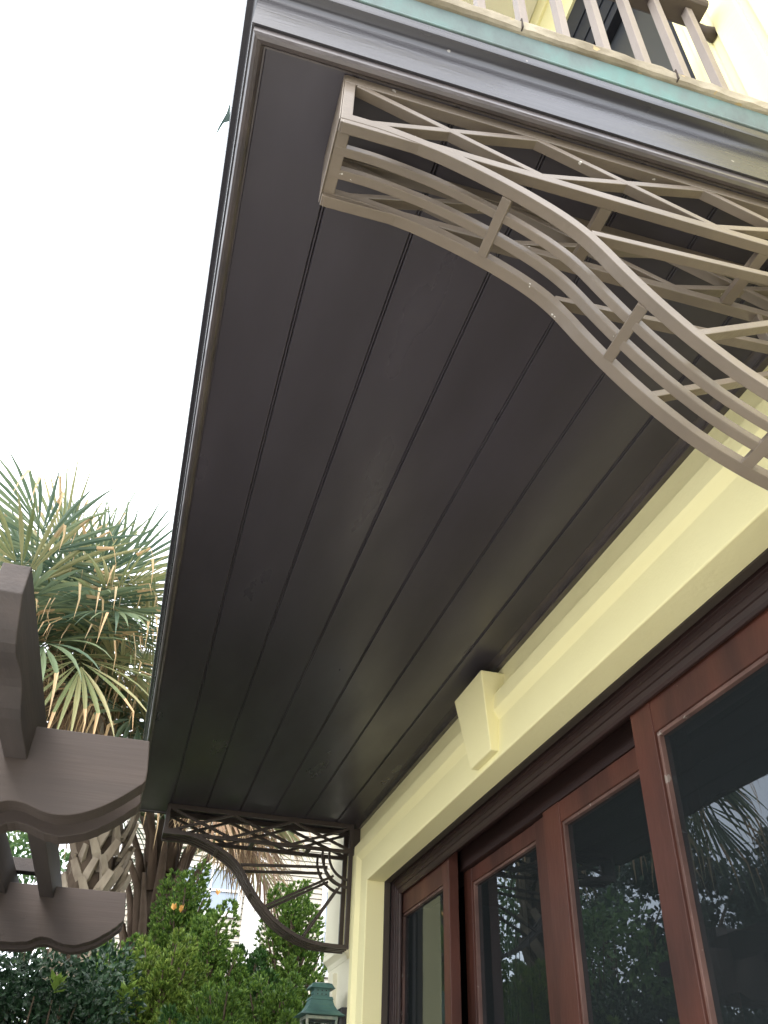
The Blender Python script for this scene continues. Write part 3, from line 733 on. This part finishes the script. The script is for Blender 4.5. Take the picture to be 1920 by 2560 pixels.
rB = random.Random(5)
hubB = (0.17, 7.75, 3.80)
frB = []
for i in range(20):
    az = i * 2.39996; t = i / 20
    el = math.radians(80 - 75 * t + rB.uniform(-8, 8))
    frB.append((az, el, rB.uniform(.6, .95), rB.uniform(.75, .95), 0.3 + .5 * t, 'g', .2))
for i in range(22):
    az = rB.uniform(-1.5, 0.9); frB.append((az, math.radians(rB.uniform(8, 34)), rB.uniform(.5, 1.15), rB.uniform(.55, .75), 1.15, 'd', .35))
pb = palm('brown-trunked palm with drooping dead fronds behind the far bracket', 0.20, 7.7, hubB, 0.17, rB, frB, M_boot2, 2.0)
mm = MB()
for i in range(26):   # long split petiole bases fanning out under the crown
    a = i * 2.39996; z = 2.35 + 1.25 * i / 26
    o_ = Vector((math.cos(a), math.sin(a), 0)); b0 = Vector((0.20, 7.7, z)) + o_ * 0.12
    p1 = b0 + o_ * 0.10 + Vector((0, 0, .30)); p2 = b0 + o_ * (0.18 + rB.random() * .18) + Vector((0, 0, .60))
    mm.tube([b0 - Vector((0, 0, .1)), p1, p2], [0.052, 0.034, 0.015], 6)
mm.build('leaf_base', M_boot2, pb, smooth=True)

# ------------------------------------------------------------------ shrubs
def tuft(mb, p, out, rnd, L, n=7, wid=0.011):
    for i in range(n):
        d = (out + Vector((rnd.gauss(0, .34), rnd.gauss(0, .34), rnd.gauss(0.25, .32)))).normalized()
        s_ = d.cross(Vector((rnd.gauss(0, 1), rnd.gauss(0, 1), rnd.gauss(0, 1)))).normalized()
        l = L * rnd.uniform(.6, 1.2); w_ = wid * rnd.uniform(.8, 1.3)
        o = len(mb.v)
        mb.v += [p - s_ * w_ * .3, p + s_ * w_ * .3, p + d * l * .55 + s_ * w_, p + d * l, p + d * l * .55 - s_ * w_]
        mb.f.append([o, o+1, o+2, o+3, o+4]); mb.m.append(mb.mi)

def conifer(label, x, y, top, rad, rnd, mt, depth=1.5, lobes=34, dens=1.0, group='upright green shrubs beyond the terrace', tips=None, L=0.034):
    sh = thing('shrub', label, 'shrub', (x, y, 0), group)
    mb = MB(); stem = MB()
    stem.tube([(x, y, -.05), (x + .02, y, top * .5), (x, y, top * .9)], [.05, .035, .01], 7)
    tipsb = MB()
    for i in range(lobes):
        t = i / lobes
        a = i * 2.39996 + rnd.uniform(-.3, .3)
        zt = top - depth * (t ** 0.9) + rnd.uniform(-.07, .07)
        rr = rad * min(1.0, 0.05 + (t ** 0.62)) * rnd.uniform(.65, 1.0)
        cx, cy = x + math.cos(a) * rr, y + math.sin(a) * rr
        h = rnd.uniform(.22, .36); rb = rnd.uniform(.095, .150) * (rad / .5) ** .3
        ax = Vector((math.cos(a) * .35, math.sin(a) * .35, 1)).normalized()
        base = Vector((cx, cy, zt - h))
        stem.tube([Vector((x, y, max(0.1, zt - h * 2))), base, base + ax * h * .85], [.014, .010, .004], 5, cap=False)
        nt_ = int(120 * dens)
        for j in range(nt_):
            u = rnd.random(); ph = rnd.uniform(0, 6.283)
            prof = rb * (1 - u) ** .7 * (0.55 + .45 * min(1, u * 5)) + 0.008
            prof *= rnd.uniform(.72, 1.18)
            q1 = ax.cross(Vector((1, 0, .1))).normalized(); q2 = ax.cross(q1)
            o_ = q1 * math.cos(ph) + q2 * math.sin(ph)
            p = base + ax * (u * h) + o_ * prof
            tuft(mb, p, (o_ * .7 + ax * .8).normalized(), rnd, L, 9, .0046)
    # inner fill
    for j in range(int(lobes * 26 * dens)):
        t = rnd.random() ** .6; a = rnd.uniform(0, 6.283); rr = rad * min(1, .05 + t ** .62) * rnd.uniform(.2, .9)
        p = Vector((x + math.cos(a) * rr, y + math.sin(a) * rr, top - .22 - depth * t + rnd.uniform(-.1, .1)))
        tuft(mb, p, Vector((math.cos(a), math.sin(a), .4)), rnd, L * 1.3, 6, .010)
    mb.build('foliage', mt, sh, recalc=False); stem.build('stem', M_stem, sh, smooth=True)
    if tips:
        for (tx, ty, tz) in tips:
            for k in range(4):
                a = rnd.uniform(0, 6.28); d = Vector((math.cos(a) * .35, math.sin(a) * .35, 1)).normalized()
                s_ = d.cross(Vector((rnd.gauss(0, 1), rnd.gauss(0, 1), 0))).normalized(); p = Vector((tx, ty, tz)); o = len(tipsb.v)
                l = rnd.uniform(.035, .055)
                tipsb.v += [p, p + d * l * .5 + s_ * .012, p + d * l, p + d * l * .5 - s_ * .012]; tipsb.f.append([o, o+1, o+2, o+3]); tipsb.m.append(0)
            tipsb.build('new_shoot', M_orange, sh, recalc=False); tipsb = MB()
    return sh
rs = random.Random(21)
conifer('tall dark green shrub with an orange new shoot in front of the white corner board', 0.36, 6.6, 3.20, 0.27, rs, M_con1, 1.5, 46, tips=[(0.55, 6.25, 2.92)])
conifer('yellow-green bushy shrub with two golden shoots at centre of the hedge row', 0.27, 5.75, 2.60, 0.28, rs, M_con2, 1.1, 46, tips=[(0.24, 5.55, 2.66), (0.28, 5.5, 2.64)])
conifer('low mid green shrub left of the golden-tipped shrub below the brown palm', -0.02, 6.2, 2.62, 0.30, rs, M_con1, 1.2, 40)
conifer('tall green shrub touching the house corner seen through the bracket', 1.17, 6.7, 3.22, 0.32, rs, M_con1, 1.7, 52)
conifer('dark shrub between the white corner board and the lantern', 0.84, 6.5, 2.72, 0.28, rs, M_con3, 1.3, 44)
conifer('small pointed bright green shrub in front row near the lantern', 0.60, 5.45, 2.32, 0.24, rs, M_con1, 1.0, 38)
conifer('rounded mid green shrub directly left of the copper lantern', 0.93, 5.75, 2.46, 0.25, rs, M_con1, 1.1, 40)
conifer('dark shrub squeezed between the golden-tipped shrub and the pointed front one', 0.58, 6.3, 2.84, 0.28, rs, M_con1, 1.3, 44)
conifer('short dark shrub at lower centre beneath the yellow-green one', 0.40, 5.2, 2.12, 0.24, rs, M_con3, 0.8, 30)

def broad_hedge(label, x0, x1, y0, y1, z1, rnd, nleaf, mt, L=.055, extra=None, group=None, name='hedge', depth=.85):
    sh = thing(name, label, 'hedge', ((x0 + x1) / 2, (y0 + y1) / 2, 0), group)
    mb = MB(); st = MB()
    for k in range(28):
        x = rnd.uniform(x0, x1); y = rnd.uniform(y0, y1); st.tube([(x, y, -.05), (x + rnd.uniform(-.1, .1), y, z1 * .5), (x + rnd.uniform(-.25, .25), y + rnd.uniform(-.1, .1), z1 * .93)], [.018, .012, .004], 5, cap=False)
    clus = [(rnd.uniform(x0, x1), rnd.uniform(y0, y1), z1 + rnd.uniform(-depth, .03), rnd.uniform(.10, .22)) for _ in range(int(nleaf / 55))]
    for (cx, cy, cz, cr) in clus:
        for k in range(55):
            o_ = Vector((rnd.gauss(0, 1), rnd.gauss(0, 1), rnd.gauss(0, 1))).normalized()
            p = Vector((cx, cy, cz)) + o_ * cr * rnd.uniform(.5, 1.1)
            d = (o_ + Vector((0, 0, .3)) + Vector((rnd.gauss(0, .5), rnd.gauss(0, .5), rnd.gauss(0, .4)))).normalized()
            s_ = d.cross(Vector((rnd.gauss(0, 1), rnd.gauss(0, 1), rnd.gauss(0, 1)))).normalized()
            l = L * rnd.uniform(.7, 1.3); w_ = l * .27; nrm = d.cross(s_); o = len(mb.v)
            mb.v += [p, p + d*l*.45 + s_*w_, p + d*l - nrm*l*.1, p + d*l*.45 - s_*w_, p + d*l*.45 + nrm*l*.06]
            mb.f += [[o, o+1, o+4], [o+1, o+2, o+4], [o+2, o+3, o+4], [o+3, o, o+4]]; mb.m += [0] * 4
    mb.build('foliage', mt, sh, recalc=False); st.build('stem', M_stem, sh)
    if extra:
        eb = MB()
        for (ex, ey, ez) in extra:
            for k in range(14):
                a = rnd.uniform(0, 6.28); el = rnd.uniform(.2, 1.3)
                d = Vector((math.cos(a) * math.cos(el), math.sin(a) * math.cos(el), math.sin(el))); s_ = d.cross(Vector((0, 0, 1))).normalized()
                p = Vector((ex, ey, ez - .04 + k * .004)); l = rnd.uniform(.06, .085); o = len(eb.v); nrm = d.cross(s_)
                eb.v += [p, p + d*l*.45 + s_*l*.27, p + d*l, p + d*l*.45 - s_*l*.27, p + d*l*.45 - nrm*l*.06]
                eb.f += [[o, o+1, o+4], [o+1, o+2, o+4], [o+2, o+3, o+4], [o+3, o, o+4]]; eb.m += [0] * 4
            eb.build('new_shoot', M_lime, sh, recalc=False); eb = MB()
    return sh
rh = random.Random(3)
broad_hedge('dark broad-leaved hedge with one lime green shoot under the pergola', -1.1, 0.02, 5.1, 6.0, 2.27, rh, 22000, M_hedge, L=.042, extra=[(-0.30, 5.05, 2.17), (0.05, 5.1, 2.17)])

broad_hedge('tall light green leafy hedge behind the big palm seen between the pergola beams', -2.8, -0.75, 8.6, 9.6, 3.95, rh, 11000, leafmat('hedge_leaf_light', (0.06, 0.13, 0.05), (0.16, 0.26, 0.09), .4, .35), L=.075, depth=2.4)

# trees off to the left that the door glass mirrors
def tree(label, x, y, h, r, rnd, nleaf, mt):
    t_ = thing('garden_tree', label, 'tree', (x, y, 0))
    m = MB(); m.tube([(x, y, -.1), (x + .1, y, h * .35), (x, y + .1, h * .7)], [.16, .12, .05], 9)
    for k in range(7):
        a = k * .9; m.tube([(x + .05, y, h * (.3 + .05 * k)), (x + math.cos(a) * r * .7, y + math.sin(a) * r * .7, h * (.5 + .06 * k))], [.05, .015], 6)
    m.build('trunk', M_stem, t_, smooth=True)
    mb = MB()
    for c in range(60):
        a = rnd.uniform(0, 6.28); rr = r * rnd.random() ** .5; cz = h * rnd.uniform(.30, 1.0); rr *= (1 - (cz / h) ** 4 * .7)
        cx, cy = x + math.cos(a) * rr, y + math.sin(a) * rr; cr = rnd.uniform(.25, .5)
        for k in range(int(nleaf / 60)):
            o_ = Vector((rnd.gauss(0, 1), rnd.gauss(0, 1), rnd.gauss(0, 1))).normalized(); p = Vector((cx, cy, cz)) + o_ * cr * rnd.uniform(.4, 1.1)
            d = Vector((rnd.gauss(0, 1), rnd.gauss(0, 1), rnd.gauss(0, 1))).normalized(); s_ = d.cross(o_).normalized(); l = rnd.uniform(.08, .14); o = len(mb.v)
            mb.v += [p, p + d*l*.5 + s_*l*.3, p + d*l, p + d*l*.5 - s_*l*.3]; mb.f.append([o, o+1, o+2, o+3]); mb.m.append(0)
    mb.build('crown', mt, t_, recalc=False)
rt = random.Random(9)
tree('leafy dark tree left of the garden mirrored in the door glass', -5.7, 9.0, 5.1, 1.7, rt, 15000, M_hedge)
tree('second leafy tree further along the left garden edge', -5.4, 12.3, 6.0, 1.8, rt, 15000, M_hedge)
tree('third leafy tree at the back left of the garden', -6.2, 16.0, 6.6, 2.0, rt, 14000, M_hedge)
tree('tall leafy tree standing behind the first on the left', -8.0, 10.8, 6.8, 2.0, rt, 14000, M_hedge)

# ------------------------------------------------------------------ neighbour house
nh = thing('neighbour_house', 'cream lap-sided neighbouring house with white corner board behind the palms', 'house', (3, 21, 0))
m = MB()
NY = 20.0; xl, xr_ = -0.60, 9.0
z = 0.0
while z < 8.3:
    m.box(xl, xr_, NY - 0.012, NY + 0.03, z, z + 0.101, unit=False)
    # tapered lap
    v = m.v; 
    for i in range(-8, 0):
        p = v[i]
        if p.y < NY and p.z < z + 0.01: p.y -= 0.022
    z += 0.112
m.build('siding', M_side, nh)
m = MB(); m.box(xl, xr_, NY + 0.0302, NY + 5, 0, 8.3, unit=False); m.build('wall', mat('lap_shadow_backing', (0.06, 0.055, 0.05), .9, .1), nh)  # dark backing seen through the board gaps paints the lap shadow lines
m = MB(); m.box(2.35, 2.78, NY - 0.10, NY - 0.029, 0, 8.3, unit=False); m.box(xl - 0.02, xl + .12, NY - .06, NY - 0.029, 0, 8.3, unit=False); m.build('corner_board', M_white, nh, bevel=0.004)
def nwin(x0, x1, z0, z1):
    m = MB()
    for a in ((x0 - .1, x1 + .1, z1, z1 + .12), (x0 - .1, x1 + .1, z0 - .1, z0), (x0 - .1, x0, z0, z1), (x1, x1 + .1, z0, z1), ((x0 + x1) / 2 - .02, (x0 + x1) / 2 + .02, z0, z1), (x0, x1, (z0 + z1) / 2 - .025, (z0 + z1) / 2 + .025)):
        m.box(a[0], a[1], NY - 0.075, NY - 0.0285, a[2], a[3], unit=False)
    f = m.build('window', M_white, nh)
    g2 = MB(); g2.add([(x0, NY - .045, z0), (x1, NY - .045, z0), (x1, NY - .045, z1), (x0, NY - .045, z1)], [(0, 1, 2, 3)]); g2.build('pane', mat('neighbour_glass_%d' % int(x0 * 10), (0.22, 0.27, 0.33), .1, .6), f, recalc=False)
nwin(0.95, 2.2, 5.60, 6.45); nwin(0.80, 1.75, 1.4, 3.0); nwin(4.2, 5.2, 4.6, 6.2)
m = MB(); m.prism([(NY - .45, 8.25), (NY + 2.6, 10.2), (NY + 5.5, 8.25), (NY + 5.5, 8.4), (NY + 2.6, 10.36), (NY - .45, 8.4)], lambda p, q, t: Vector((t, p, q)), xl - .4, xr_ + .4)
m.build('roof', mat('grey_shingle', (.16, .15, .14), .9, .2, var=(.11, .105, .1), vscale=8), nh)
